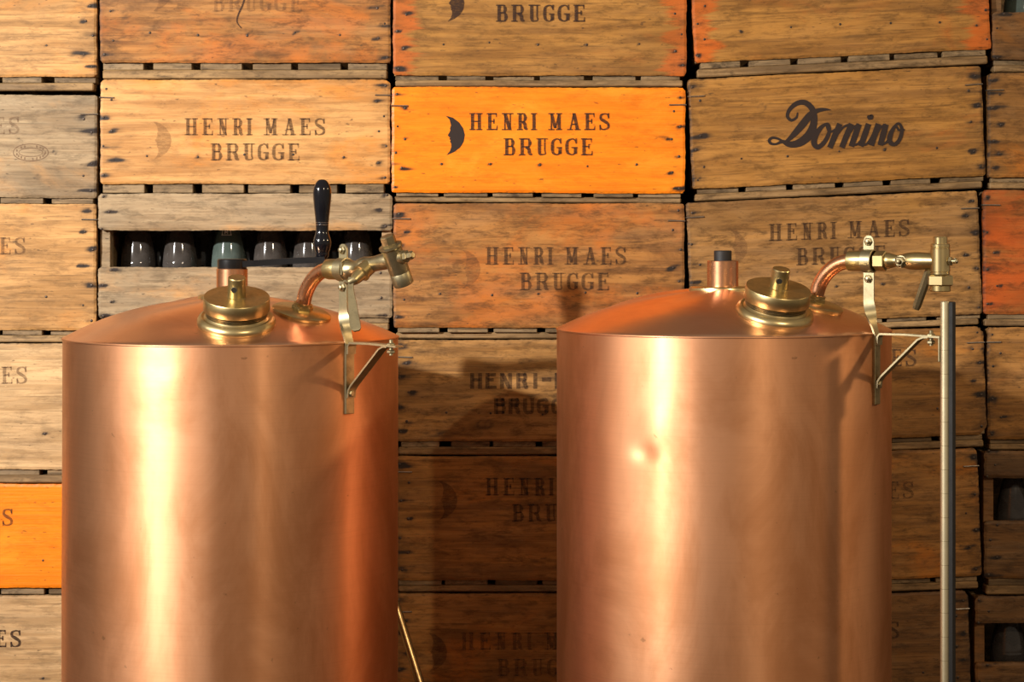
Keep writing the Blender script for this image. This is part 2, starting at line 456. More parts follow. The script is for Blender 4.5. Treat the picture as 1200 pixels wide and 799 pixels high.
def glyph(ch, w, h, s, t, serif=True):
    """polygons in a w x h box, y up; s = thick stroke, t = thin stroke"""
    o = []
    sl = max(s * 1.9, 0.36 * w) if serif else 0
    def stem(x, th=None, y0=0, y1=None, top=True, bot=True):
        y1 = h if y1 is None else y1
        th = s if th is None else th
        o.append(rect(x - th / 2, y0, x + th / 2, y1))
        if serif:
            if bot: o.append(rect(x - sl / 2, y0, x + sl / 2, y0 + t * 0.8))
            if top: o.append(rect(x - sl / 2, y1 - t * 0.8, x + sl / 2, y1))
    def diag(x0, y0, x1, y1, th):
        o.append([(x0 - th / 2, y0), (x0 + th / 2, y0), (x1 + th / 2, y1), (x1 - th / 2, y1)])
    e = s / 2 + (sl - s) / 2 if serif else s / 2
    if ch == 'H':
        stem(e); stem(w - e); o.append(rect(e, h * 0.47, w - e, h * 0.47 + t))
    elif ch == 'I': stem(w / 2)
    elif ch == 'E':
        stem(e)
        o.append(rect(e, 0, w, t)); o.append(rect(e, h - t, w * 0.94, h)); o.append(rect(e, h * 0.48, w * 0.74, h * 0.48 + t))
        if serif:
            o.append([(w - t, 0), (w, 0), (w, h * 0.27), (w - t * 0.5, h * 0.27)])
            o.append([(w * 0.94 - t, h), (w * 0.94, h), (w * 0.94, h * 0.75), (w * 0.94 - t * 0.5, h * 0.75)])
            o.append(rect(w * 0.74 - t, h * 0.38, w * 0.74, h * 0.66))
    elif ch == 'N':
        th = t if serif else s
        stem(e, th, bot=True); stem(w - e, th, bot=False)
        diag(w - e - s * 0.1, 0, e, h, s * 1.1)
    elif ch == 'M':
        th = t if serif else s
        stem(e, th); stem(w - e, s)
        diag(w / 2, h * 0.12, e, h, s * 0.95); diag(w / 2, h * 0.12, w - e, h, t * 1.2 if serif else s)
    elif ch == 'A':
        diag(e, 0, w / 2, h, t * 1.1 if serif else s); diag(w - e, 0, w / 2, h, s * 1.05)
        o.append(rect(w * 0.3, h * 0.3, w * 0.7, h * 0.3 + t))
        if serif:
            o.append(rect(0, 0, sl, t * 0.8)); o.append(rect(w - sl, 0, w, t * 0.8))
    elif ch in 'RB':
        stem(e, y0=0, y1=h)
        def bowl(y0, y1, xr):
            m = (y0 + y1) / 2; rr = (y1 - y0) / 2 - t / 2
            xs = xr - rr * 0.8
            o.extend(stroke([(e, y1 - t / 2, t), (xs, y1 - t / 2, t), (xr - s * 0.75, y1 - rr * 0.4, s * 0.7), (xr - s / 2, m, s),
                             (xr - s * 0.75, y0 + rr * 0.4, s * 0.7), (xs, y0 + t / 2, t), (e, y0 + t / 2, t)], 5))
        if ch == 'B':
            bowl(h * 0.48, h, w * 0.93); bowl(0, h * 0.48 + t, w)
        else:
            bowl(h * 0.46, h, w * 0.92)
            o.extend(stroke([(w * 0.5, h * 0.49, s * 0.8), (w * 0.72, h * 0.36, s), (w * 0.78, h * 0.12, s), (w * 0.98, t * 0.5, t)], 5))
    elif ch == 'U':
        o.extend(stroke([(e, h, s), (e, h * 0.5, s), (e, h * 0.28, s), (w * 0.32, h * 0.08, s * 0.8), (w * 0.55, t * 0.6, t), (w * 0.78, h * 0.1, t),
                         (w - e, h * 0.3, t), (w - e, h * 0.5, t), (w - e, h, t if serif else s)], 4))
        if serif:
            o.append(rect(0, h - t * 0.8, sl, h)); o.append(rect(w - sl, h - t * 0.8, w, h))
    elif ch == 'G':
        o.extend(stroke([(w * 0.86, h * 0.76, t), (w * 0.74, h * 0.92, t), (w * 0.5, h - t / 2, t), (w * 0.2, h * 0.82, s * 0.8), (s / 2, h * 0.5, s),
                         (w * 0.2, h * 0.16, s * 0.8), (w * 0.5, t / 2, t), (w * 0.74, h * 0.1, t * 1.3), (w * 0.82, h * 0.24, s)], 5))
        o.append(rect(w * 0.82 - s / 2, h * 0.08, w * 0.82 + s / 2, h * 0.44))
        o.append(rect(w * 0.5, h * 0.42, w, h * 0.42 + t * 0.85))
        if serif: o.append(rect(w * 0.88 - t / 2, h * 0.68, w * 0.88 + t / 2, h))
    elif ch == 'S':
        o.extend(stroke([(w * 0.86, h * 0.74, t), (w * 0.76, h * 0.92, t), (w * 0.48, h - t / 2, t), (w * 0.2, h * 0.87, s * 0.7), (w * 0.2, h * 0.66, s * 0.8),
                         (w * 0.5, h * 0.52, s), (w * 0.82, h * 0.36, s * 0.8), (w * 0.82, h * 0.14, s * 0.7), (w * 0.5, t / 2, t), (w * 0.22, h * 0.08, t), (w * 0.1, h * 0.27, t)], 5))
        if serif:
            o.append(rect(w * 0.86 - t * .5, h * 0.68, w * 0.86 + t * .5, h)); o.append(rect(w * 0.12 - t * .5, 0, w * 0.12 + t * .5, h * 0.32))
    elif ch == '-': o.append(rect(0, h * 0.45, w, h * 0.45 + t * 1.3))
    return o

Z5 = 1200 / 220.0
LINE1 = [(c, (a - 218) / Z5, (b - 218) / Z5) for c, a, b in (('H', 218, 302), ('E', 328, 398), ('N', 425, 500), ('R', 522, 592), ('I', 612, 650),
          ('M', 722, 812), ('A', 842, 930), ('E', 952, 1022), ('S', 1045, 1118))]
LINE2 = [(c, (a - 218) / Z5, (b - 218) / Z5) for c, a, b in (('B', 437, 512), ('R', 535, 622), ('U', 645, 720), ('G', 738, 810), ('G', 830, 910), ('E', 930, 1005))]
SANS1 = [('H', 0, 14), ('E', 18, 31), ('N', 35, 49), ('R', 54, 68), ('I', 74, 78.5), ('-', 84, 95), ('M', 99, 116), ('A', 120, 136), ('E', 141, 153), ('S', 157, 170)]
SANS2 = [('B', 28, 42), ('R', 45, 59), ('U', 62, 75), ('G', 78, 92), ('G', 95, 109), ('E', 113, 125)]

def letters(x, y, sc=1.0, dx2=0.0, sans=False, h=20.0, gap=29.5):
    """image-pixel polygons (y down) of the two stencilled lines; (x, y) = top left of the H"""
    out = []
    for row, yy, dx in ((SANS1 if sans else LINE1, y, 0), (SANS2 if sans else LINE2, y + gap * sc, dx2)):
        for ch, a, b in row:
            g = glyph(ch, (b - a) * sc, h * sc, (4.6 if sans else 3.9) * sc, (3.8 if sans else 1.7) * sc, not sans)
            for poly in g:
                out.append([(x + dx + a * sc + p[0], yy + h * sc - p[1]) for p in poly])
    return out

MOON = [(65, 140), (110, 152), (150, 182), (176, 220), (187, 262), (180, 305), (158, 342), (118, 372), (70, 392), (92, 366), (101, 340), (100, 318),
        (92, 305), (96, 296), (88, 290), (93, 281), (84, 272), (78, 264), (88, 248), (95, 232), (92, 222), (99, 200), (90, 165)]
def moon(cx, cy, sc=1.0):
    return [[(cx + (a - 126) / Z5 * sc, cy + (b - 265) / Z5 * sc) for a, b in MOON]]

def domino():
    Z = 1200 / 180.0; out = []
    def st(pts, n=6, closed=False):
        for poly in stroke([(q[0], q[1], q[2] * 1.2 + 2) for q in pts], n, closed):
            out.append([(890 + p[0] / Z, 100 + p[1] / Z) for p in poly])
    st([(298, 212, 8), (288, 252, 14), (248, 272, 18), (218, 240, 20), (236, 188, 24), (290, 142, 30), (350, 134, 34), (400, 168, 36), (424, 222, 38),
        (424, 292, 44), (400, 368, 54), (350, 425, 54), (290, 456, 46), (230, 460, 36), (180, 440, 22), (130, 458, 13), (90, 454, 16), (76, 430, 18),
        (100, 410, 16), (142, 416, 14), (192, 442, 12)])
    st([(556, 192, 4), (500, 188, 20), (440, 202, 30), (395, 232, 42), (340, 300, 46), (280, 370, 38), (222, 428, 22), (186, 446, 12)])
    st([(528, 300, 14), (480, 330, 26), (436, 395, 36), (426, 452, 36), (456, 482, 30), (502, 448, 28), (536, 388, 24), (546, 330, 18)], 6, True)
    st([(520, 310, 10), (545, 362, 14), (590, 345, 12), (618, 312, 14)])
    for a, b in (((628, 300), (548, 488)), ((718, 300), (642, 486)), ((778, 302), (716, 478)), ((852, 300), (790, 476)), ((928, 300), (872, 470)), ((988, 304), (942, 468))):
        st([(a[0], a[1], 34), ((a[0] + b[0]) / 2, (a[1] + b[1]) / 2, 37), (b[0], b[1], 34)], 3)
    for a, m, b in (((585, 420), (650, 330), (712, 304)), ((675, 420), (730, 335), (776, 304)), ((720, 470), (775, 450), (840, 350)),
                    ((795, 468), (845, 450), (915, 330)), ((905, 400), (945, 330), (986, 306)), ((945, 462), (985, 450), (1022, 400))):
        st([(*a, 10), (*m, 13), (*b, 14)], 5)
    st([(862, 230, 2), (868, 240, 34), (858, 256, 34), (852, 268, 4)], 5)
    st([(1076, 300, 14), (1040, 345, 24), (1016, 408, 32), (1024, 450, 28), (1060, 458, 24), (1094, 420, 24), (1112, 352, 22), (1098, 308, 16)], 6, True)
    st([(1068, 318, 10), (1090, 350, 14), (1134, 346, 8)])
    return out

def oval_stamp(cx, cy, rx, ry):
    out = []
    for k, th in ((1.0, 1.1), (0.68, 0.8)):
        pts = [(cx + rx * k * math.cos(a), cy + ry * (k if k == 1 else 0.5) * math.sin(a), th) for a in np.linspace(0, 2 * math.pi, 20)[:-1]]
        out += stroke(pts, 2, True)
    rnd = random.Random(5)
    for i in range(22):               # worn, no longer legible characters on the ring
        a = 2 * math.pi * i / 22
        if rnd.random() < 0.25: continue
        x, y = cx + rx * 0.83 * math.cos(a), cy + ry * 0.76 * math.sin(a)
        out.append(rect(x - 0.8, y - 1.3, x + 0.8, y + 1.3))
    return out

# ------------------------------------------------------------------ room
def structure(name, mb, mat, label, cat):
    o = mb.build(name, mat, None, False)
    tag(o, label, cat, kind='structure')
    return o
M_FLOOR = plain('floor_stone', (0.20, 0.13, 0.08), 0.6, 0.0, 0.35, 6)
M_WALL = plain('wall_plaster', (0.10, 0.075, 0.05), 0.8, 0.0, 0.3, 5)
structure('floor', MB().box(-3.2, 3.2, -5.5, 0.60, -0.05, 0.0), M_FLOOR, 'dark stone floor under the tanks', 'floor')
structure('wall_back', MB().box(-3.2, 3.2, 0.50, 0.60, 0.0, 2.6), M_WALL, 'dark plaster wall behind the stacked crates', 'wall')

# ------------------------------------------------------------------ crates
def board(name, w, h, t, mat, parent, loc, seed, nails=(), res=0.0045, jag=0.0011, round_c=0.004, knots=(), dirt=0.0):
    """front board: fine grid face with a worn outline, thickness t (local x -w/2..w/2, z 0..h, front at y = 0)"""
    rng = np.random.RandomState(seed)
    nx = max(8, int(w / res)); nz = max(6, int(h / res))
    def wob(n):
        k = np.linspace(0, 1, n)
        s = np.zeros(n)
        for f, a in ((2, 0.8), (7, 0.5), (23, 0.35), (61, 0.3)):
            s += a * np.sin(2 * np.pi * (f * (0.7 + 0.6 * rng.rand()) * k + rng.rand()))
        return s * jag * 0.55
    xs = np.linspace(-w / 2, w / 2, nx + 1); zs = np.linspace(0, h, nz + 1)
    X, Z = np.meshgrid(xs, zs)
    bt, tp = wob(nx + 1), wob(nx + 1); lf, rt = wob(nz + 1), wob(nz + 1)
    fz = Z / h; fx = (X + w / 2) / w
    dz = bt[None, :] * (1 - fz) ** 8 + tp[None, :] * fz ** 8
    dx = lf[:, None] * (1 - fx) ** 30 + rt[:, None] * fx ** 30
    Zj = Z + dz; Xj = X + dx
    # worn corners
    for sx in (-1, 1):
        for sz in (0, 1):
            cr = round_c * (0.5 + rng.rand())
            dxc = (w / 2 - sx * X); dzc = (h - Z) if sz else Z
            cut = np.clip(cr - (dxc + dzc), 0, None) * 0.5
            Xj -= sx * cut; Zj += (-cut if sz else cut)
    Y = np.zeros_like(X)
    edge = np.minimum.reduce([X + w / 2, w / 2 - X, Z, h - Z])
    Y += np.clip(0.0016 - edge, 0, None) * 0.9
    stain = np.zeros_like(X)
    for (nxp, nzp, amp, sx, sz) in nails:
        for q in range(5):
            ox_, oz_ = rng.normal(0, sx * 0.55), rng.normal(0, sz * 0.55)
            ex, ez = sx * rng.uniform(.25, .9), sz * rng.uniform(.3, .8)
            stain += amp * rng.uniform(.25, .6) * np.exp(-(((X - nxp - ox_) / ex) ** 2 + ((Z - nzp - oz_) / ez) ** 2))
        stain += amp * 0.6 * np.exp(-(((X - nxp) / .0045) ** 2 + ((Z - nzp) / .003) ** 2))
    for (kx, kz, amp, sx, sz) in knots:
        d = np.sqrt(((X - kx) / sx) ** 2 + ((Z - kz) / sz) ** 2)
        stain += amp * np.exp(-d * d) * (0.6 + 0.4 * np.cos(d * 9))
    stain += 0.55 * np.exp(-edge / 0.004) * rng.rand(*X.shape)
    if dirt > 0:                                             # grime worked into the ends of the board
        rows = np.repeat(rng.rand(nz // 2 + 2, 1), 2, axis=0)[:nz + 1]
        reach = 0.010 + 0.030 * rows
        stain += dirt * np.exp(-((w / 2 - np.abs(X)) / reach) ** 2) * (0.5 + 0.5 * rng.rand(*X.shape))
    n = (nx + 1) * (nz + 1)
    V = np.stack([Xj, Y, Zj], -1).reshape(-1, 3)
    idx = np.arange(n).reshape(nz + 1, nx + 1)
    q = np.stack([idx[:-1, :-1], idx[:-1, 1:], idx[1:, 1:], idx[1:, :-1]], -1).reshape(-1, 4)
    ring = list(idx[0, :]) + list(idx[1:, -1]) + list(idx[-1, -2::-1]) + list(idx[-2:0:-1, 0])
    bv = V[ring].copy(); bv[:, 1] = t
    m = len(ring)
    faces = [tuple(int(i) for i in f) for f in q]
    for i in range(m):
        j = (i + 1) % m
        faces.append((int(ring[j]), int(ring[i]), n + i, n + j))
    faces.append(tuple(n + i for i in range(m - 1, -1, -1)))
    Vall = np.concatenate([V, bv])
    o = mesh_obj(name, Vall.tolist(), faces, mat, parent)
    a = o.data.attributes.new('stain', 'FLOAT', 'POINT')
    a.data.foreach_set('value', np.concatenate([np.clip(stain, 0, 1.4).reshape(-1), np.full(m, 0.25)]).astype(np.float32))
    o.location = loc
    return o

def nail_heads(parent, pts, y=0.0):
    b = MB()
    for x, z, r in pts:
        M = frame((x, y + 0.0004, z), (0, -1, 0))
        b.lathe([(r, 0), (r, 0.0006), (r * 0.6, 0.0012)], 7, M, False, True)
    o = b.build('nail_heads', M_IRON, parent, True, 40)
    o['kind'] = 'stuff'
    return o

def flat_print(name, polys, parent, to_local, mat, y=-0.0005):
    v = []; f = []
    for p in polys:
        b = len(v)
        for q in p:
            x, z = to_local(q[0], q[1]); v.append((x, y - 2e-6 * len(f), z))
        f.append(tuple(range(b, b + len(p))))
    # make every face look toward -Y
    me_v = [Vector(a) for a in v]; ff = []
    for g in f:
        s = 0
        for i in range(len(g)):
            a = me_v[g[i]]; c = me_v[g[(i + 1) % len(g)]]
            s += a.x * c.z - c.x * a.z
        ff.append(g if s > 0 else g[::-1])
    return mesh_obj(name, v, ff, mat, parent)

DEPTH = 0.37
CRATES = []
def crate(xl, xr, yt, yb, ybase, wd, label, tilt=0.0, open_=None, yoff=0.0, prints=(), row=None, lath=True, seed=0,
          staples=(1, 1), nailrow=True, knots=(), slat_wood='slat', group=None, cat='crate', round_c=0.004, nslats=6, recess=0.0):
    """pixel box of a crate's front: xl..xr, panel yt..yb, resting at ybase (all taken at the middle of the front)"""
    rnd = random.Random(seed * 7 + 3)
    S = (yoff - CAMY) / F
    w = (xr - xl) * S; cx = (xl + xr) / 2
    base = P(cx, ybase, yoff)
    H = (ybase - yt) * S - 0.0012; zb = (ybase - yb) * S
    # rotate about the front centre: shift the base so that the panel centre stays in place
    th = R(tilt)
    root = empty('wooden_crate', (0, 0, 0), (0, -th, 0))
    hc = (H + zb) / 2
    root.location = base + Vector((math.sin(th) * hc, 0, hc - math.cos(th) * hc))
    ox, oz = root.location.x, root.location.z
    def to_local(px, py):
        p = P(px, py, yoff); dx, dz = p.x - ox, p.z - oz
        return dx * math.cos(th) + dz * math.sin(th), -dx * math.sin(th) + dz * math.cos(th)
    tag(root, label, cat, group or 'stacked wooden crates')
    mat = W[wd]; T = 0.012
    def nails_for(h, rows, edge=True, mid=None):
        pts = []; st = []
        for s in (-1, 1):
            for k in range(rows):
                if rnd.random() < 0.06: continue
                inset = (0.008 if k % 2 == 0 else 0.021) + rnd.uniform(-.003, .003)
                x = s * (w / 2 - inset); z = h * (0.07 + 0.86 * k / max(rows - 1, 1)) + rnd.uniform(-.004, .004)
                pts.append((x, z, rnd.uniform(.0019, .0027)))
                a = rnd.choice([0.4, 0.7, 1.0, 1.3])
                st.append((x - s * rnd.uniform(0, .006), z, a, rnd.uniform(.007, .022), rnd.uniform(.003, .0055)))
        if mid:
            for k in range(5):
                x = -w / 2 + w * (k + 1) / 6 + rnd.uniform(-.004, .004); z = h * mid + rnd.uniform(-.003, .003)
                pts.append((x, z, rnd.uniform(.0018, .0025)))
                st.append((x, z, rnd.choice([.3, .5, .9]), rnd.uniform(.004, .009), rnd.uniform(.0022, .004)))
        return pts, st
    front = None
    if open_ is None:
        h = H - zb
        pts, st = nails_for(h, 7, mid=0.27 if nailrow else None)
        kn = []
        for (kx, ky, a, rx, ry) in knots:
            lx, lz = to_local(kx, ky); kn.append((lx, lz - zb, a, rx * S, ry * S))
        front = board('front_panel', w, h, T, mat, root, (0, 0, zb), seed, st, knots=kn, round_c=round_c, dirt={'ochre': .42, 'brown': .42, 'dusty': .38, 'rust': .28, 'umber': .4, 'red': .3, 'tan': .18, 'grey': .2}.get(wd, 0.0))
        nail_heads(front, pts)
    else:
        o0, o1 = open_
        z0, z1 = (ybase - o0) * S, (ybase - o1) * S          # opening top and bottom
        pts, st = nails_for(H - z0, 3)
        b1 = board('front_slat', w, H - z0, T, mat, root, (0, 0, z0), seed, st, round_c=round_c)
        nail_heads(b1, pts)
        pts, st = nails_for(z1 - zb, 4)
        front = board('front_slat', w, z1 - zb, T, mat, root, (0, 0, zb), seed + 50, st, round_c=round_c)
        nail_heads(front, pts)
        for s in (-1, 1):
            MB().box(s * (w / 2 - 0.010) - 0.009, s * (w / 2 - 0.010) + 0.009, T, T + 0.03, zb, H - 0.004, c=0.001).build('corner_post', mat, root, False)
    ztop = H - 0.003
    for s in (-1, 1):
        x = s * (w / 2 - 0.0075)
        if open_ is None:
            MB().box(x - 0.006, x + 0.006, T, DEPTH - T, zb, ztop, c=0.001).build('side_panel', W['lath'], root, False)
        else:
            MB().box(x - 0.006, x + 0.006, T + .03, DEPTH - T, zb, ztop, c=0.001).build('side_panel', W['lath'], root, False)
    MB().box(-w / 2, w / 2, DEPTH - T, DEPTH, zb, ztop, c=0.001).build('back_panel', W['lath'], root, False)
    # bottom slats (their ends show under the front) on two cross laths
    lz = zb * (0.56 if lath else 0.0)
    sh = zb - lz
    n = nslats; me = None
    pitch = w / n
    for k in range(n):
        o = None
        if me is None:
            o = MB().box(-pitch * 0.44, pitch * 0.44, 0, DEPTH - 0.008, lz, zb - 0.0002, c=min(0.0012, sh * 0.2)).build('bottom_slat', W[slat_wood], root, False)
            me = o.data
        else:
            o = bpy.data.objects.new('bottom_slat', me); col.objects.link(o); o.parent = root
        o.location = (-w / 2 + pitch * (k + 0.5) + rnd.uniform(-.004, .004), 0.003 + rnd.uniform(0, .005), 0)
        o.scale = (rnd.uniform(.90, 1.03), 1, 1)
    if lath:
        for yy in (0.004 + recess, DEPTH - 0.04):
            b = MB().box(-w / 2 + 0.004, w / 2 - 0.006, yy, yy + 0.030, 0.0, lz, c=min(0.002, lz * 0.25))
            b.build('bottom_lath', W['lath'], root, False)
    # wire staples at the upper corners
    for s, on in zip((-1, 1), staples):
        if not on: continue
        zz = H - rnd.uniform(0.026, 0.034); L = rnd.uniform(.022, .030)
        b = MB().tube([(s * (w / 2 + 0.0012), 0.02, zz), (s * (w / 2 + 0.0012), -0.0006, zz), (s * (w / 2 - L), -0.0012, zz + rnd.uniform(-.001, .001)), (s * (w / 2 - L - .002), .003, zz)], .0013, 6)
        b.build('corner_wire', M_WIRE, root, True)
    for kind, polys, inkname in prints:
        flat_print(kind, polys, front, lambda px, py: (to_local(px, py)[0], to_local(px, py)[1] - zb if open_ is None else to_local(px, py)[1] - zb), INK[inkname])
    CRATES.append((root, w, H))
    return root

L_, M_ = 'lettering', 'moon_emblem'
# ---- stack at the left edge
crate(-232, 113, -42, 90, 106, 'tan', 'plain tan wooden crate above the greyed crate with an oval stamp', 0.0, seed=1, yoff=0.0)
crate(-232, 113.5, 109.5, 231, 238, 'grey', 'weathered greyish wooden crate with a small oval stamp and a dark hole', -0.4, seed=2, yoff=0.004, lath=False,
      prints=((L_, letters(-142, 137, 1.0, -14), 'faint'), ('oval_stamp', oval_stamp(36, 178.5, 20.5, 10), 'brand')), nailrow=False, knots=((64.5, 178, 2.2, 2.6, 3.2), (44, 207, .8, 5, 4), (100, 194, .7, 8, 2.5)))
crate(-232, 112.5, 238, 387, 401, 'tan', 'tan wooden crate with faded letters right beside the open bottle crate', 0, seed=3, yoff=-0.003,
      prints=((L_, letters(-135, 278, 1.0, -14), 'faded'),), knots=((2, 366, .5, 10, 6),))
crate(-232, 108, 401.5, 550, 566, 'pale', 'pale whitish wooden crate with faded letters resting on the orange crate', 0, seed=4,
      prints=((L_, letters(-133, 429.5, 1.0, -14), 'faded'),))
crate(-232, 108, 566.5, 689, 697, 'orange', 'bright orange painted crate half hidden behind the copper tank with the crank', 0, seed=5, lath=False,
      prints=((L_, letters(-149.5, 596, 1.0), 'mid'), (M_, moon(-170, 620), 'strong')))
crate(-232, 106, 697.5, 832, 846.7, 'pale', 'pale wooden crate with dark letters under the half hidden orange crate', 0, seed=6,
      prints=((L_, letters(-140, 738, 1.0, -14), 'strong'),))
# ---- second stack
crate(117, 457.5, -52, 73.5, 92, 'rust', 'rust stained wooden crate above the honey coloured crate with a pale moon', 0, seed=11, yoff=0.002,
      prints=((L_, letters(206, -36, 1.0, 3), 'faint'), (M_, moon(190, -10), 'faint'), ('scratch_mark', stroke([(289, -12, 1.2), (285, 4, 2.2), (279, 18, 2.0), (278, 26, 1.6), (283, 33, 1.2)]), 'strong')), knots=((270, 52, .7, 8, 5), (300, 57, .6, 4, 5), (147, 20, .6, 5, 12)))
crate(117.5, 457, 92.5, 215.5, 226, 'honey', 'honey coloured crate with pale moon and brown letters above the open bottle crate', 0, seed=12, yoff=0.0,
      prints=((L_, letters(216.5, 138.5, 1.0, -10), 'mid'), (M_, moon(190, 164.5, 0.98), 'faint')), lath=False)
crate(115, 459.5, 226, 372.5, 387, 'grey', 'open slatted grey crate showing bottles behind the black crank handle', 0, seed=13, yoff=-0.002, open_=(270, 313), staples=(0, 0))
crate(118, 460, 388, 517, 533, 'dusty', 'wooden crate hidden behind the copper tank, topmost under the open bottle crate', 0, seed=14)
crate(118, 460, 534, 680, 694, 'dusty', 'wooden crate hidden behind the copper tank, middle one of three', 0, seed=15)
crate(118, 460, 695, 832, 846.7, 'dusty', 'wooden crate hidden behind the copper tank, lowest of three', 0, seed=16)
# ---- third stack
crate(460.5, 804.5, -52, 88.5, 101, 'ochre_red', 'worn wooden crate with dark moon directly above the bright orange crate', 0, seed=21, yoff=0.002,
      prints=((L_, letters(543, -24, 1.0, -2), 'strong'), (M_, moon(534, 4, 0.92), 'strong')))
crate(459, 803, 101.5, 226, 237, 'orange', 'bright orange crate with black moon and black letters, between honey and script-lettered crates', -0.25, seed=22, yoff=-0.004,
      prints=((L_, letters(550, 132.5, 1.0), 'strong'), (M_, moon(533.5, 158.5), 'black')), recess=0.006)
crate(461, 802, 237.5, 384, 397, 'rust', 'reddish brown crate with worn moon under the bright orange crate', 0, seed=23, yoff=-0.003,
      prints=((L_, letters(569, 289.5, 1.0, 0, h=20.5, gap=30), 'mid'), (M_, moon(552, 315, 1.0), 'faint')), knots=((530, 343, .9, 10, 3),), recess=0.008)
crate(464, 803, 397.5, 517, 533, 'dusty', 'brown crate with bold block letters and a big dark knot between the tanks', 0, seed=24,
      prints=((L_, letters(551, 437, 1.0, 0, True, 18.5, 29.5), 'mid'),), knots=((568, 497, 1.0, 13, 8), (516, 508, .8, 26, 5)))
crate(464, 800, 534, 680, 694, 'brown', 'brown crate with dark moon between the two tanks, under the knotted crate', 0, seed=25,
      prints=((L_, letters(569, 560, 1.02, -10, h=20, gap=30), 'mid'), (M_, moon(525, 586, 1.0), 'faded')), nailrow=False)
crate(462.5, 796, 695, 832, 846.7, 'brown', 'lowest brown crate between the tanks with a blurred moon, behind the slanting brass pipe', 0, seed=26,
      prints=((L_, letters(540, 741, 1.06, 0, h=19, gap=29), 'faded'), (M_, moon(513, 764, 1.0), 'faded')), nailrow=False)
# ---- fourth stack, leaning
crate(811, 1158.5, -66, 65.5, 82.5, 'ochre_red', 'ochre crate without letters standing on the script-lettered crate', 2.75, seed=31, yoff=0.0)
crate(808.5, 1152.5, 84, 213.5, 228, 'ochre', 'ochre crate with a single black script word, tilted up to one side', 2.65, seed=32, yoff=0.003,
      prints=((L_, domino(), 'black'),), knots=((893, 126, .9, 6, 6), (1005, 119, .5, 16, 5)))
crate(807, 1148.5, 229.5, 375, 387, 'dusty', 'speckled brown crate with dark letters right behind the gauge rod tank tap', 2.4, seed=33, yoff=-0.001,
      prints=((L_, [[(p[0], p[1] - (p[0] - 901) * 0.035) for p in poly] for poly in letters(901, 262.5, 1.0, -8)], 'mid'), (M_, moon(866, 290, .9), 'faint')))
crate(811, 1154.5, 388, 515.5, 530, 'brown', 'brown crate with orange scorched end crossed by the gauge rod, under the speckled crate', 2.2, seed=34, yoff=0.002,
      prints=((L_, letters(909, 409, 1.0, -13), 'mid'),), round_c=0.010)
crate(807, 1148, 530.5, 681, 696, 'brown', 'brown crate crossed by the gauge rod, second from the lowest of its stack', 2.1, seed=35, yoff=0.0,
      prints=((L_, letters(906, 564, 1.0, -13), 'faded'),), nailrow=False)
crate(801, 1136.5, 697, 827, 840.5, 'umber', 'dull brown crate behind the foot of the gauge rod, lowest of its stack', 2.0, seed=36, yoff=0.004,
      prints=((L_, letters(889, 728, 1.0), 'mid'),), round_c=0.010)
# ---- stack at the right edge
crate(1163, 1506, -70, 70, 84, 'umber', 'dark open slatted crate with bottles above the script-lettered crate row', 0, seed=41, yoff=0.003, open_=(-32, 14), staples=(0, 0))
crate(1158, 1502, 84.5, 208, 221, 'brown', 'brown crate beside the script-lettered crate, with dark scorched nail marks', 0.0, seed=42, yoff=0.0, nailrow=False)
crate(1152.5, 1496, 221.5, 368, 382, 'red', 'reddish orange crate beside the speckled crate at the gauge rod', 0, seed=43, yoff=-0.003)
crate(1157.5, 1500, 382.5, 515, 527, 'brown', 'brown crate standing on the dark open crate with a dusty bottle', 0, seed=44, yoff=0.003)
crate(1153.5, 1496, 527.5, 678, 697, 'umber', 'dark open slatted crate with dusty bottles, upper of two beside the gauge rod', 0, seed=45, yoff=-0.002, open_=(560, 611), staples=(0, 0))
crate(1143, 1486, 697.5, 832, 846.7, 'umber', 'dark open slatted crate with bottles, lower of two beside the gauge rod', 0, seed=46, yoff=0.004, open_=(730, 777), staples=(0, 0))

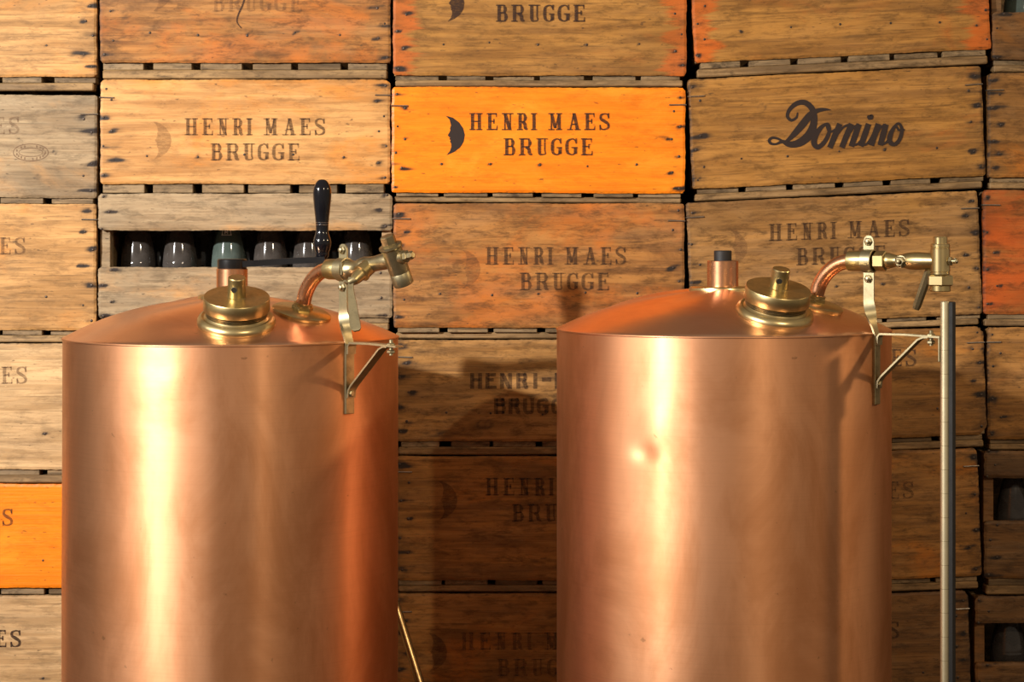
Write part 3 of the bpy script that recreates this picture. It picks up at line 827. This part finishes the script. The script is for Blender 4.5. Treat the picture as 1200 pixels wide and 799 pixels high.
# dark hole and odd marks of the greyish crate
# ------------------------------------------------------------------ bottles
BPROF = [(0.0, 0.004), (0.026, 0.0), (0.0305, 0.003), (0.031, 0.012), (0.031, 0.088), (0.0308, 0.096), (0.0298, 0.108), (0.0278, 0.122), (0.0240, 0.142), (0.0200, 0.158),
         (0.0165, 0.172), (0.0142, 0.186), (0.0132, 0.198), (0.0130, 0.204), (0.0150, 0.205), (0.0150, 0.214), (0.0135, 0.217)]
bm_mesh = {}
def bottle(px, ybase, Y, mat, label, group, mark=False, hs=1.0, rs=1.0):
    if mat.name not in bm_mesh:
        prof = spline(BPROF, 3)
        o = MB().lathe([(max(p[0], 0.0005), p[1]) for p in prof], 28).build('glass_bottle', mat, None, True, 50)
        bm_mesh[mat.name] = o.data
    else:
        o = bpy.data.objects.new('glass_bottle', bm_mesh[mat.name]); col.objects.link(o)
    p = P(px, 300, Y); z = ybase
    o.location = (p.x, Y, z)
    o.scale = (rs, rs, hs)
    tag(o, label, 'bottle', group)
    if mark:
        # white monogram on the shoulder
        b = MB()
        def pt(u, z):
            for k in range(len(BPROF) - 1):
                if BPROF[k][1] <= z <= BPROF[k + 1][1] and k > 2:
                    f = (z - BPROF[k][1]) / (BPROF[k + 1][1] - BPROF[k][1]); r = BPROF[k][0] + f * (BPROF[k + 1][0] - BPROF[k][0]); break
            a = u / r
            return ((r + .0006) * math.sin(a), -(r + .0006) * math.cos(a), z)
        Zm = 0.146
        for seg in (((-.009, 0), (-.0062, .018)), ((-.0062, .018), (-.001, .004)), ((-.001, .004), (.004, .018)), ((.004, .018), (.0075, 0)),
                    ((-.0035, .002), (-.0035, .019)), ((.0012, .002), (.0012, .019)), ((-.0035, .011), (.0012, .011)), ((-.010, 0), (.0085, 0))):
            (u0, z0), (u1, z1) = seg
            b.tube([pt(u0 + (u1 - u0) * i / 4, Zm + z0 + (z1 - z0) * i / 4) for i in range(5)], .0007, 5)
        b.build('monogram', M_WHITE, o, True)
    return o

zi = P(0, 372.5)[2] + 0.0005
for x, what in ((162, 'dusty dark bottle at the end of the open crate beside the tan crate'),
                (211, 'dusty dark bottle between the end bottle and the greenish bottle'),
                (317, 'dusty dark bottle between the greenish bottle and the crank handle, above the crank arm'),
                (363, 'dusty dark bottle directly behind the black crank handle'),
                (418, 'dusty dark bottle behind the brass tap, next to the open crate corner post')):
    bottle(x, zi, 0.082, M_GLASS, what, 'bottles in the open grey crate')
bottle(268, zi, 0.082, M_GLASSG, 'dusty greenish bottle with a white monogram in the open grey crate', 'bottles in the open grey crate', True)
for x in (186, 238, 290, 341, 392):
    bottle(x, zi, 0.160, M_GLASS, 'dark bottle standing in the second row inside the open grey crate', 'second row bottles in the open grey crate')
z5 = P(0, 678)[2] + 0.0005; z6 = P(0, 832)[2] + 0.0005; z1 = P(0, 70)[2] + 0.0005
for x, what in ((1187, 'beside its corner post'), (1239, 'second from its corner post')):
    bottle(x, z5, 0.066, M_GLASS, 'dusty dark bottle in the upper of two dark open crates, ' + what, 'bottles in the upper dark open crate')
for x, what in ((1181, 'beside its corner post'), (1233, 'second from its corner post')):
    bottle(x, z6, 0.072, M_GLASS, 'dark bottle in the lower of two dark open crates, ' + what, 'bottles in the lower dark open crate', hs=.92)
for x, what in ((1196, 'beside its corner post'), (1247, 'second from its corner post')):
    bottle(x, z1, 0.070, M_GLASSG, 'greenish bottle inside the high dark open crate, ' + what, 'bottles in the high dark open crate', hs=.95)

# ------------------------------------------------------------------ copper tanks
TR = 0.2577; TH = 0.062; RS = (TR ** 2 + TH ** 2) / (2 * TH)
TY = -0.42
def dome_z(r): return TH - (RS - math.sqrt(RS * RS - r * r))

def hexring(mb, r, z0, z1, M, c=0.0012):
    mb.lathe([(r - c * 1.5, z0), (r, z0 + c), (r, z1 - c), (r - c * 1.5, z1)], 6, M)

def tank(px, rim_z, az_view, cap_dx, cap_dy, label, dents, seed, crank):
    c = P(px, 300, TY)
    vaz = math.degrees(math.atan2(-c.x, TY - CAMY))          # azimuth of the camera seen from the tank
    az = az_view + vaz
    phi = R(az - 90)
    root = empty('copper_tank', (c.x, TY, 0), (0, 0, phi))
    tag(root, label, 'tank', 'copper tanks')
    rim = rim_z
    def loc(wx, wy):                                         # world offset from the axis -> tank frame
        return Vector((wx * math.cos(phi) + wy * math.sin(phi), -wx * math.sin(phi) + wy * math.cos(phi)))
    rng = np.random.RandomState(seed)
    # --- body
    n, m = 240, 150
    A = np.linspace(0, 2 * np.pi, n, endpoint=False); Zs = np.linspace(0.02, rim - 0.0015, m)
    AA, ZZ = np.meshgrid(A, Zs)
    Rr = np.full_like(AA, TR)
    for k in range(10):
        f = rng.randint(2, 9); g = rng.uniform(1, 9)
        Rr += rng.uniform(.0001, .00045) / (1 + 0.15 * f) * np.sin(f * AA + rng.uniform(0, 6)) * np.sin(g * ZZ + rng.uniform(0, 6))
    for k in range(9):                                        # faint upright ripples in the rolled sheet
        f = rng.randint(9, 34)
        Rr += 0.0030 / f ** 1.1 * rng.uniform(.3, 1) * np.sin(f * AA + rng.uniform(0, 6) + 0.5 * np.sin(2.5 * ZZ + rng.uniform(0, 6)))
    for (dpx, dpy, depth, sw, sh) in dents:                   # dents given by picture position
        s = (dpx - px) / 195.0
        wa = math.asin(max(-.98, min(.98, s))) + R(vaz)       # world azimuth (from -Y toward +X)
        la = wa - math.pi / 2 - phi                           # angle in the tank frame
        zd = CZ - (dpy - HY) / F * (TY - TR * math.cos(math.asin(s)) - CAMY)
        da = (AA - la + np.pi) % (2 * np.pi) - np.pi
        Rr += -depth * np.exp(-((da * TR / sw) ** 2 + ((ZZ - zd) / sh) ** 2))
    V = np.stack([Rr * np.cos(AA), Rr * np.sin(AA), ZZ], -1).reshape(-1, 3)
    idx = np.arange(n * m).reshape(m, n); nx = np.roll(idx, -1, axis=1)
    q = np.stack([idx[:-1], nx[:-1], nx[1:], idx[1:]], -1).reshape(-1, 4)
    faces = [tuple(int(i) for i in f) for f in q] + [tuple(range(n - 1, -1, -1))]
    mesh_obj('tank_body', V.tolist(), faces, M_COPPER, root, True, 40)
    MB().lathe([(TR + 0.006, 0.0), (TR + 0.006, 0.03), (TR + 0.001, 0.034), (TR - 0.01, 0.034), (TR - 0.01, 0.0)], 96, None, False, False).build('foot_ring', M_BRASS_OLD, root)
    # --- dome
    b = MB(); n = 160; prof = [(TR, rim - 0.0015), (TR + .0007, rim + 0.0008), (TR - .0008, rim + 0.0022)]
    for k in range(1, 41):
        r = (TR - .001) * (1 - k / 41.0)
        prof.append((r, rim + 0.0015 + dome_z(r) * 1.0))
    b.lathe(prof, n, None, False, True)
    rngd = np.random.RandomState(seed + 9)
    ph = rngd.uniform(0, 6, 6)
    for v in b.v:
        r = math.hypot(v.x, v.y)
        if r < TR * 0.97:
            a = math.atan2(v.y, v.x)
            f = min(1, (TR * 0.97 - r) / 0.05)
            v.z += f * 0.0020 * (math.sin(3 * a + ph[0]) * math.sin(14 * r + ph[1]) + math.sin(7 * a + 20 * r + ph[2]) * 0.6)
    b.build('tank_dome', M_DOME, root, True, 50)
    MB().lathe([(TR - .001, rim - .0012), (TR + .0016, rim - .0006), (TR + .0016, rim + .0008), (TR - .001, rim + .0016)], 160, None, False, False).build('rim_seam', M_COPPER, root)
    # --- centre flange with pipe
    zt = rim + dome_z(0) + 0.0015
    MB().lathe([(0.052, zt - 0.010), (0.053, zt - 0.003), (0.052, zt + 0.001), (0.049, zt + 0.003), (0.025, zt + 0.0035)], 64).build('centre_flange', M_BRASS_POL, root)
    ptop = rim + 0.1065
    pipe = MB().lathe([(0.0243, zt), (0.0243, ptop - .001), (0.0235, ptop), (0.0215, ptop), (0.0215, ptop - 0.02)], 40, None, False, True).build('centre_pipe', M_PIPE, root)
    if not crank:
        MB().lathe([(0.0136, ptop - .019), (0.0138, ptop + .0145), (0.0128, ptop + .0158), (0.010, ptop + .0158)], 28).build('pipe_plug', M_DARK, pipe)
    else:
        hub_z = P(272, 313, TY).z
        # shorten the pipe below the hub
        hb = MB().lathe([(0.0222, ptop - .002), (0.0228, ptop), (0.0228, ptop + .0135), (0.0215, ptop + .015), (0.0, ptop + .015)], 36, None, True, False)
        d = loc(1, 0.0).to_3d()
        M = frame((0, 0, ptop + .007), (0, 0, 1), d)
        cr = hb.build('crank_hub', M_BLACKIRON, root)
        MB().ribbon([(0.018, 0, 0.0), (0.06, 0, .003), (0.10, 0, .0055), (0.145, 0, .007)], [(0, 1, 0)] * 4, [.030, .024, .022, .026], .0095, M).build('crank_arm', M_BLACKIRON, cr)
        H0 = 0.0105
        hp = [(0.004, -.006), (0.010, 0.002), (0.0105, .008), (0.0120, .012), (0.0138, .020), (0.0136, .027), (0.0115, .034), (0.0098, .041), (0.0100, .052), (0.0112, .066),
              (0.0128, .080), (0.0140, .094), (0.0142, .103), (0.0134, .110), (0.0108, .116), (0.0090, .1185), (0.0080, .1200), (0.0045, .1225), (0.0010, .123)]
        Mh = frame(M @ Vector((0.140, 0, H0)), (0, 0, 1), d)
        hp = [(r, z * 0.985) for r, z in hp]
        hd = MB().lathe([(p[0], p[1]) for p in spline(hp, 3)], 32, Mh).build('crank_handle', M_BLACK, cr, True, 60)
        for zz in (.0505, .0540):
            MB().lathe([(0.0100, zz - .0006), (0.0106, zz), (0.0100, zz + .0006)], 32, Mh, False, False).build('handle_ring', M_SILVER, cr)
    # --- screw cap on the front of the dome
    cl = loc(cap_dx, cap_dy); r = cl.length
    nrm = Vector((cl.x, cl.y, math.sqrt(RS * RS - r * r))).normalized()
    front = loc(0.0, -1.0).to_3d()
    M = frame((cl.x, cl.y, rim + dome_z(r) - 0.001), nrm, front)
    base = MB().lathe([(0.0555, -0.004), (0.0572, 0.000), (0.0572, 0.004), (0.0550, 0.0085), (0.0510, 0.0110), (0.0475, 0.0100), (0.0455, 0.0115), (0.0440, 0.0135)], 64, M, False, True)
    base.build('cap_base', M_BRASS_POL, root)
    pr = [(0.0435, 0.012)]
    z = 0.013
    while z < 0.0235:
        pr += [(0.0450, z + .0004), (0.0450, z + .0011), (0.0430, z + .0018)]; z += 0.0024
    MB().lathe(pr, 64, M, False, True).build('cap_thread', M_BRASS_OLD, root, True, 20)
    cap = MB().lathe([(0.0440, 0.0215), (0.0476, 0.0215), (0.0482, 0.0225), (0.0482, 0.0400), (0.0474, 0.0412), (0.0300, 0.0414), (0.0005, 0.0414)], 72, M, True, False).build('screw_cap', M_BRASS, root)
    MB().lathe([(0.0150, 0.0412), (0.0133, 0.0422), (0.0131, 0.0700), (0.0122, 0.0712), (0.0005, 0.0712)], 36, M, False, False).build('cap_knob', M_BRASS, cap)
    Mk = M @ frame((0.0129, -0.002, 0.0560), (1, 0, 0))
    MB().lathe([(0.0052, -.001), (0.0052, 0.0005), (0.0040, 0.0008)], 18, Mk, False, False).build('knob_hole_rim', M_BRASS_OLD, cap)
    MB().lathe([(0.0042, -.001), (0.0042, 0.0006)], 18, Mk, False, True).build('knob_hole_shade', M_DARK, cap)  # dark plug; the shade inside the hole is put into its colour
    # --- elbow flange and pipe; local x = radial, local -y = toward the camera
    fr = 0.157
    nn = Vector((fr, 0, math.sqrt(RS * RS - fr * fr))).normalized()
    M = frame((fr, 0, rim + dome_z(fr) + 0.0012), nn)
    MB().lathe([(0.0435, -0.004), (0.0452, 0.0005), (0.0450, 0.0030), (0.0425, 0.0048), (0.0180, 0.0056), (0.0150, 0.007)], 56, M, False, True).build('elbow_flange', M_BRASS_POL, root)
    el = MB(); hexring(el, 0.0165, 0.005, 0.0125, M); el.lathe([(0.0142, 0.012), (0.0142, 0.016), (0.012, 0.0165)], 24, M, False, True)
    el.build('elbow_collar', M_BRASS, root)
    Z = lambda q: rim + q
    path = spline([(fr + .003, 0, Z(.047)), (0.1625, 0, Z(.060)), (0.1680, 0, Z(.0745)), (0.1800, 0, Z(.0905)), (0.1970, 0, Z(.1025)), (0.2155, 0, Z(.1075)), (0.226, 0, Z(.108))], 6)
    MB().tube(path, 0.0112, 24).build('elbow_pipe', M_PIPE, root, True, 50)
    ax = lambda u0, z0=.108: frame((u0, 0, Z(z0)), (1, 0, 0), (0, 0, 1))
    valve = MB().lathe([(0.0120, 0), (0.0150, 0.0006), (0.0153, 0.002), (0.0153, 0.024), (0.0145, 0.026)], 32, ax(.2150)).build('tap_sleeve', M_BRASS, root)
    # --- clamp band round the sleeve, its top tab, and the twisted strap down to the bracket
    b = MB().lathe([(0.0154, 0), (0.0172, 0.0005), (0.0172, 0.0165), (0.0154, 0.017)], 32, ax(.239), False, False)
    cl_ = b.build('clamp_band', M_STEEL, root)
    tab = MB().ribbon([(0.2475, 0, Z(.124)), (0.2475, 0, Z(.137)), (0.2475, 0, Z(.1425)), (.2475, 0, Z(.1455))], [(1, 0, 0)] * 4, [.0165, .0165, .013, .006], .003).build('clamp_tab', M_STEEL, cl_)
    for zz in (.1365, .0815):
        bb = MB(); Mb = frame((.2475, -.0012, Z(zz)), (0, -1, 0))
        hexring(bb, .0062, 0, .0042, Mb); bb.lathe([(.0032, .004), (.0032, .0072), (.002, .0078)], 12, Mb, False, True)
        bb.build('clamp_bolt', M_STEEL, cl_, True)
    pts = []; sd = []
    for k in range(25):
        t = k / 24
        zz = .0925 + (-.004 - .0925) * t
        u = .2475 + (.2610 - .2475) * max(0, (t - .45) / .55) ** 1.5
        a = R(90) * min(1, max(0, (t - .40) / .50))
        a = a * a * (3 - 2 * a / R(90)) / R(90) if a > 0 else 0
        pts.append((u, 0, Z(zz))); sd.append((math.cos(a), math.sin(a), 0))
    MB().ribbon(pts, sd, .0165, .0026).build('twisted_strap', M_STEEL, root, True, 40)
    # --- wall bracket
    br = MB().box(TR - .0005, TR + .0042, -.0088, .0088, Z(-.104), Z(-.002), c=.0008).build('bracket_plate', M_BRASS_OLD, root, False)
    MB().ribbon([(TR + .006, 0, Z(-.016)), (TR + .0065, 0, Z(-.004)), (TR + .010, 0, Z(.0005)), (TR + .05, 0, Z(.0008)), (TR + .1045, 0, Z(-.0015))], [(0, 1, 0)] * 5, .0165, .0028).build('bracket_arm', M_STEEL, br, True, 30)
    MB().ribbon([(TR + .0055, 0, Z(-.080)), (TR + .007, 0, Z(-.069)), (TR + .012, 0, Z(-.062)), (TR + .070, 0, Z(-.006)), (TR + .078, 0, Z(-.0025)), (TR + .086, 0, Z(-.002))], [(0, 1, 0)] * 6, .0160, .0026).build('bracket_brace', M_STEEL, br, True, 30)
    bb = MB(); Mb = frame((TR + .0062, -.001, Z(-.074)), (1, 0, 0)); hexring(bb, .0052, 0, .004, Mb)
    bb.build('bracket_bolt', M_STEEL, br)
    bb = MB(); Mb = frame((TR + .088, 0, Z(-.0065)), (0, 0, 1))
    hexring(bb, .0062, -.0055, 0, Mb); hexring(bb, .0062, .0058, .010, Mb); bb.lathe([(.0032, -.008), (.0032, .014), (.002, .0146)], 12, Mb)
    bb.build('bracket_bolt', M_STEEL, br)
    # --- the tap itself
    if not crank:
        b = MB(); hexring(b, .0150, .001, .0185, ax(.2570)); b.build('tap_nut', M_BRASS, valve)
        body = MB().lathe([(p[0], p[1]) for p in spline([(.0095, 0), (.0118, .004), (.0100, .012), (.0086, .019), (.0098, .027), (.0122, .037), (.0130, .050), (.0122, .066), (.0112, .078)], 3)], 32, ax(.274, .1085)).build('tap_body', M_BRASS, valve, True, 60)
        bb = MB(); Mb = frame((.3030, -.0085, Z(.1075)), (0, -1, 0))
        bb.lathe([(.0095, 0), (.0095, .003), (.0085, .0035)], 24, Mb); hexring(bb, .0082, .0032, .0085, Mb); bb.lathe([(.0036, .008), (.0036, .013), (.0024, .0138)], 14, Mb)
        bb.build('tap_bolt', M_BRASS_OLD, valve)
        vb = lambda: frame((.3600, 0, 0), (0, 0, 1))
        MB().lathe([(.0125, Z(.0885)), (.0140, Z(.0895)), (.0140, Z(.0915)), (.0133, Z(.0918)), (.0133, Z(.0930)), (.0141, Z(.0935)), (.0141, Z(.1265)), (.0134, Z(.1270)), (.0134, Z(.1285)), (.0140, Z(.1290)),
                    (.0140, Z(.1325)), (.0128, Z(.1338)), (.0103, Z(.1340)), (.0103, Z(.1425)), (.0092, Z(.1440))], 36, vb()).build('tap_barrel', M_BRASS_POL, valve)
        b = MB(); hexring(b, .0195, Z(.0725), Z(.0885), vb(), .002); b.build('tap_nut', M_BRASS_POL, valve)
        MB().lathe([(.0135, Z(.0735)), (.0150, Z(.0725)), (.0150, Z(.0655)), (.0142, Z(.0645)), (.0110, Z(.0645)), (.0110, Z(.072))], 32, vb(), True, True).build('tap_spout', M_BRASS, valve)
        b = MB(); Mb = frame((.3735, 0, Z(.1085)), (1, 0, 0)); hexring(b, .0070, 0, .0045, Mb); b.lathe([(.0034, .004), (.0034, .0125), (.002, .0135)], 12, Mb, False, True)
        b.tube([(.380, .0, Z(.108)), (.384, -.003, Z(.112)), (.3875, -.004, Z(.1075))], .0016, 8)
        b.build('tap_stud', M_STEEL, valve)
        MB().tube([(.3395, .0105, Z(.1010)), (.3370, .0115, Z(.0930)), (.3310, .012, Z(.0760)), (.3190, .012, Z(.0440)), (.3165, .012, Z(.0375))], [.0060, .0066, .0068, .0066, .0052], 8).build('tap_lever', M_BRASS_OLD, valve, True, 30)
        # --- gauge rod held by the bracket arm
        u = .3680
        rod = MB().lathe([(.0066, 0.0), (.0066, Z(.0495)), (.0058, Z(.0505)), (.0005, Z(.0505))], 24, frame((u, -.002, 0), (0, 0, 1))).build('gauge_rod', M_ROD, root)
        MB().box(u + .0030, u + .0128, -.0030, .0075, 0, Z(.0500), c=.001).build('rod_dark_slot', M_DARK, rod, False)  # solid dark bar standing in for the dark slot of the channel
        MB().box(TR + .1018, TR + .1040, -.0070, .0070, Z(-.037), Z(-.0005), c=.0005).build('rod_clip', M_STEEL, rod, False)
        tk = MB()
        for k in range(24):
            tk.lathe([(.00665, 0), (.00672, .0003), (.00665, .0006)], 24, frame((u, -.002, Z(-.020) - k * .0345), (0, 0, 1)), False, False)
            if Z(-.020) - (k + 1) * .0345 < 0.02: break
        t = tk.build('rod_graduations', M_BRASS_OLD, rod); t['kind'] = 'stuff'
    else:
        dirv = Vector((math.cos(R(10)), 0, math.sin(R(10))))
        o = Vector((.256, 0, Z(.107)))
        MB().lathe([(p[0], p[1]) for p in spline([(.0135, -.004), (.0150, 0), (.0148, .006), (.0118, .014), (.0110, .022), (.0125, .030), (.0135, .038), (.0118, .050), (.0112, .060), (.0120, .082), (.0100, .098)], 3)], 32,
                   frame(o, dirv, (0, 0, 1))).build('tap_body', M_BRASS_OLD, valve, True, 60)
        MB().box(.2575, .2605, -.0165, -.0120, Z(.100), Z(.119), c=.0006).build('clamp_plate', M_STEEL, cl_, False)
        pc = o + dirv * .099
        bz = Vector((0.05, 0.40, -0.90)).normalized()
        Mb = frame(pc - bz * .032, bz, dirv) @ Matrix.Scale(1.14, 4)      # barrel axis points down and sideways
        MB().lathe([(.0100, .0075), (.0150, .009), (.0152, .012), (.0135, .014), (.0132, .018), (.0132, .044), (.0128, .048), (.0110, .050)], 32, Mb).build('tap_barrel', M_BRASS_OLD, valve)
        b = MB(); hexring(b, .0098, -.004, .0085, Mb, .001); b.build('tap_nut', M_BRASS_OLD, valve)
        b = MB().lathe([(.0125, .046), (.0132, .047), (.0132, .062), (.0126, .0635), (.0100, .0635), (.0100, .050)], 28, Mb); b.build('tap_spout', M_STEEL, valve)
        b = MB(); Ms = frame(pc + dirv * .011, dirv, (0, 0, 1)) @ Matrix.Scale(1.15, 4); b.lathe([(.0085, 0), (.0085, .007), (.007, .008)], 20, Ms); hexring(b, .0075, .008, .0145, Ms); hexring(b, .0055, .0140, .022, Ms)
        b.build('tap_stud', M_BRASS_OLD, valve)
        # front boss and lever
        q = o + dirv * .048
        bd = Vector((-.10, -1, -.75)).normalized()
        MB().lathe([(.0122, .004), (.0122, .018), (.0132, .0185), (.0132, .021), (.0095, .0225), (.0085, .032), (.0072, .038)], 24, frame(q, bd)).build('lever_boss', M_BRASS, valve)
        e = q + bd * .036
        MB().tube([q + bd * .028, e, e + Vector((-.006, -.006, -.004))], [.0082, .0072, .0060], 14).build('lever_arm', M_BRASS_OLD, valve)
        e2 = e + Vector((-.003, -.004, -.002))
        lv = spline([(*(e2 + Vector((0, 0, .006))), .008), (*(e2 + Vector((.000, -.001, -.012))), .0085), (*(e2 + Vector((.003, .000, -.035))), .0120), (*(e2 + Vector((.006, .001, -.058))), .0150), (*(e2 + Vector((.008, .002, -.068))), .0135), (*(e2 + Vector((.009, .002, -.0715))), .007)], 5)
        MB().ribbon([p[:3] for p in lv], [Vector((.75, .65, 0))] * len(lv), [p[3] for p in lv], .0085).build('tap_lever', M_BRASS_OLD, valve, True, 40)
        b = MB(); Mb = frame(e2 + Vector((-.004, -.005, 0)), bd); hexring(b, .0045, 0, .004, Mb); b.build('lever_bolt', M_STEEL, valve)
    return root

rim1 = CZ - 0.1578; rim2 = CZ - 0.1455
tank(272, rim1, 41.0, 0.032, -0.182, 'copper tank with a black handled crank on top, below the open bottle crate', [(190, 430, .0012, .03, .02), (230, 600, .001, .05, .09)], 3, True)
tank(847, rim2, 60.5, 0.057, -0.176, 'copper tank with a dent and a tall gauge rod bracketed to its side',
     [(762, 532, .0026, .020, .013), (700, 505, -.0012, .05, .035), (772, 500, -.0010, .03, .03), (905, 650, .0010, .05, .10)], 8, False)

# ------------------------------------------------------------------ slanting brass pipe behind the tank
a = P(469.5, 727, -0.10); bq = P(492, 799, -0.125)
d = (bq - a).normalized()
bot = a + d * ((a.z - 0.004) / -d.z); top = a - d * 0.37
o = MB().tube([bot, bot - d * 0.01, a, top], [.0070, .0074, .0074, .0074], 16).build('brass_pipe', M_BRASS, None, True, 50)
tag(o, 'slanting thin brass pipe between the copper tank and the lowest crate', 'pipe')
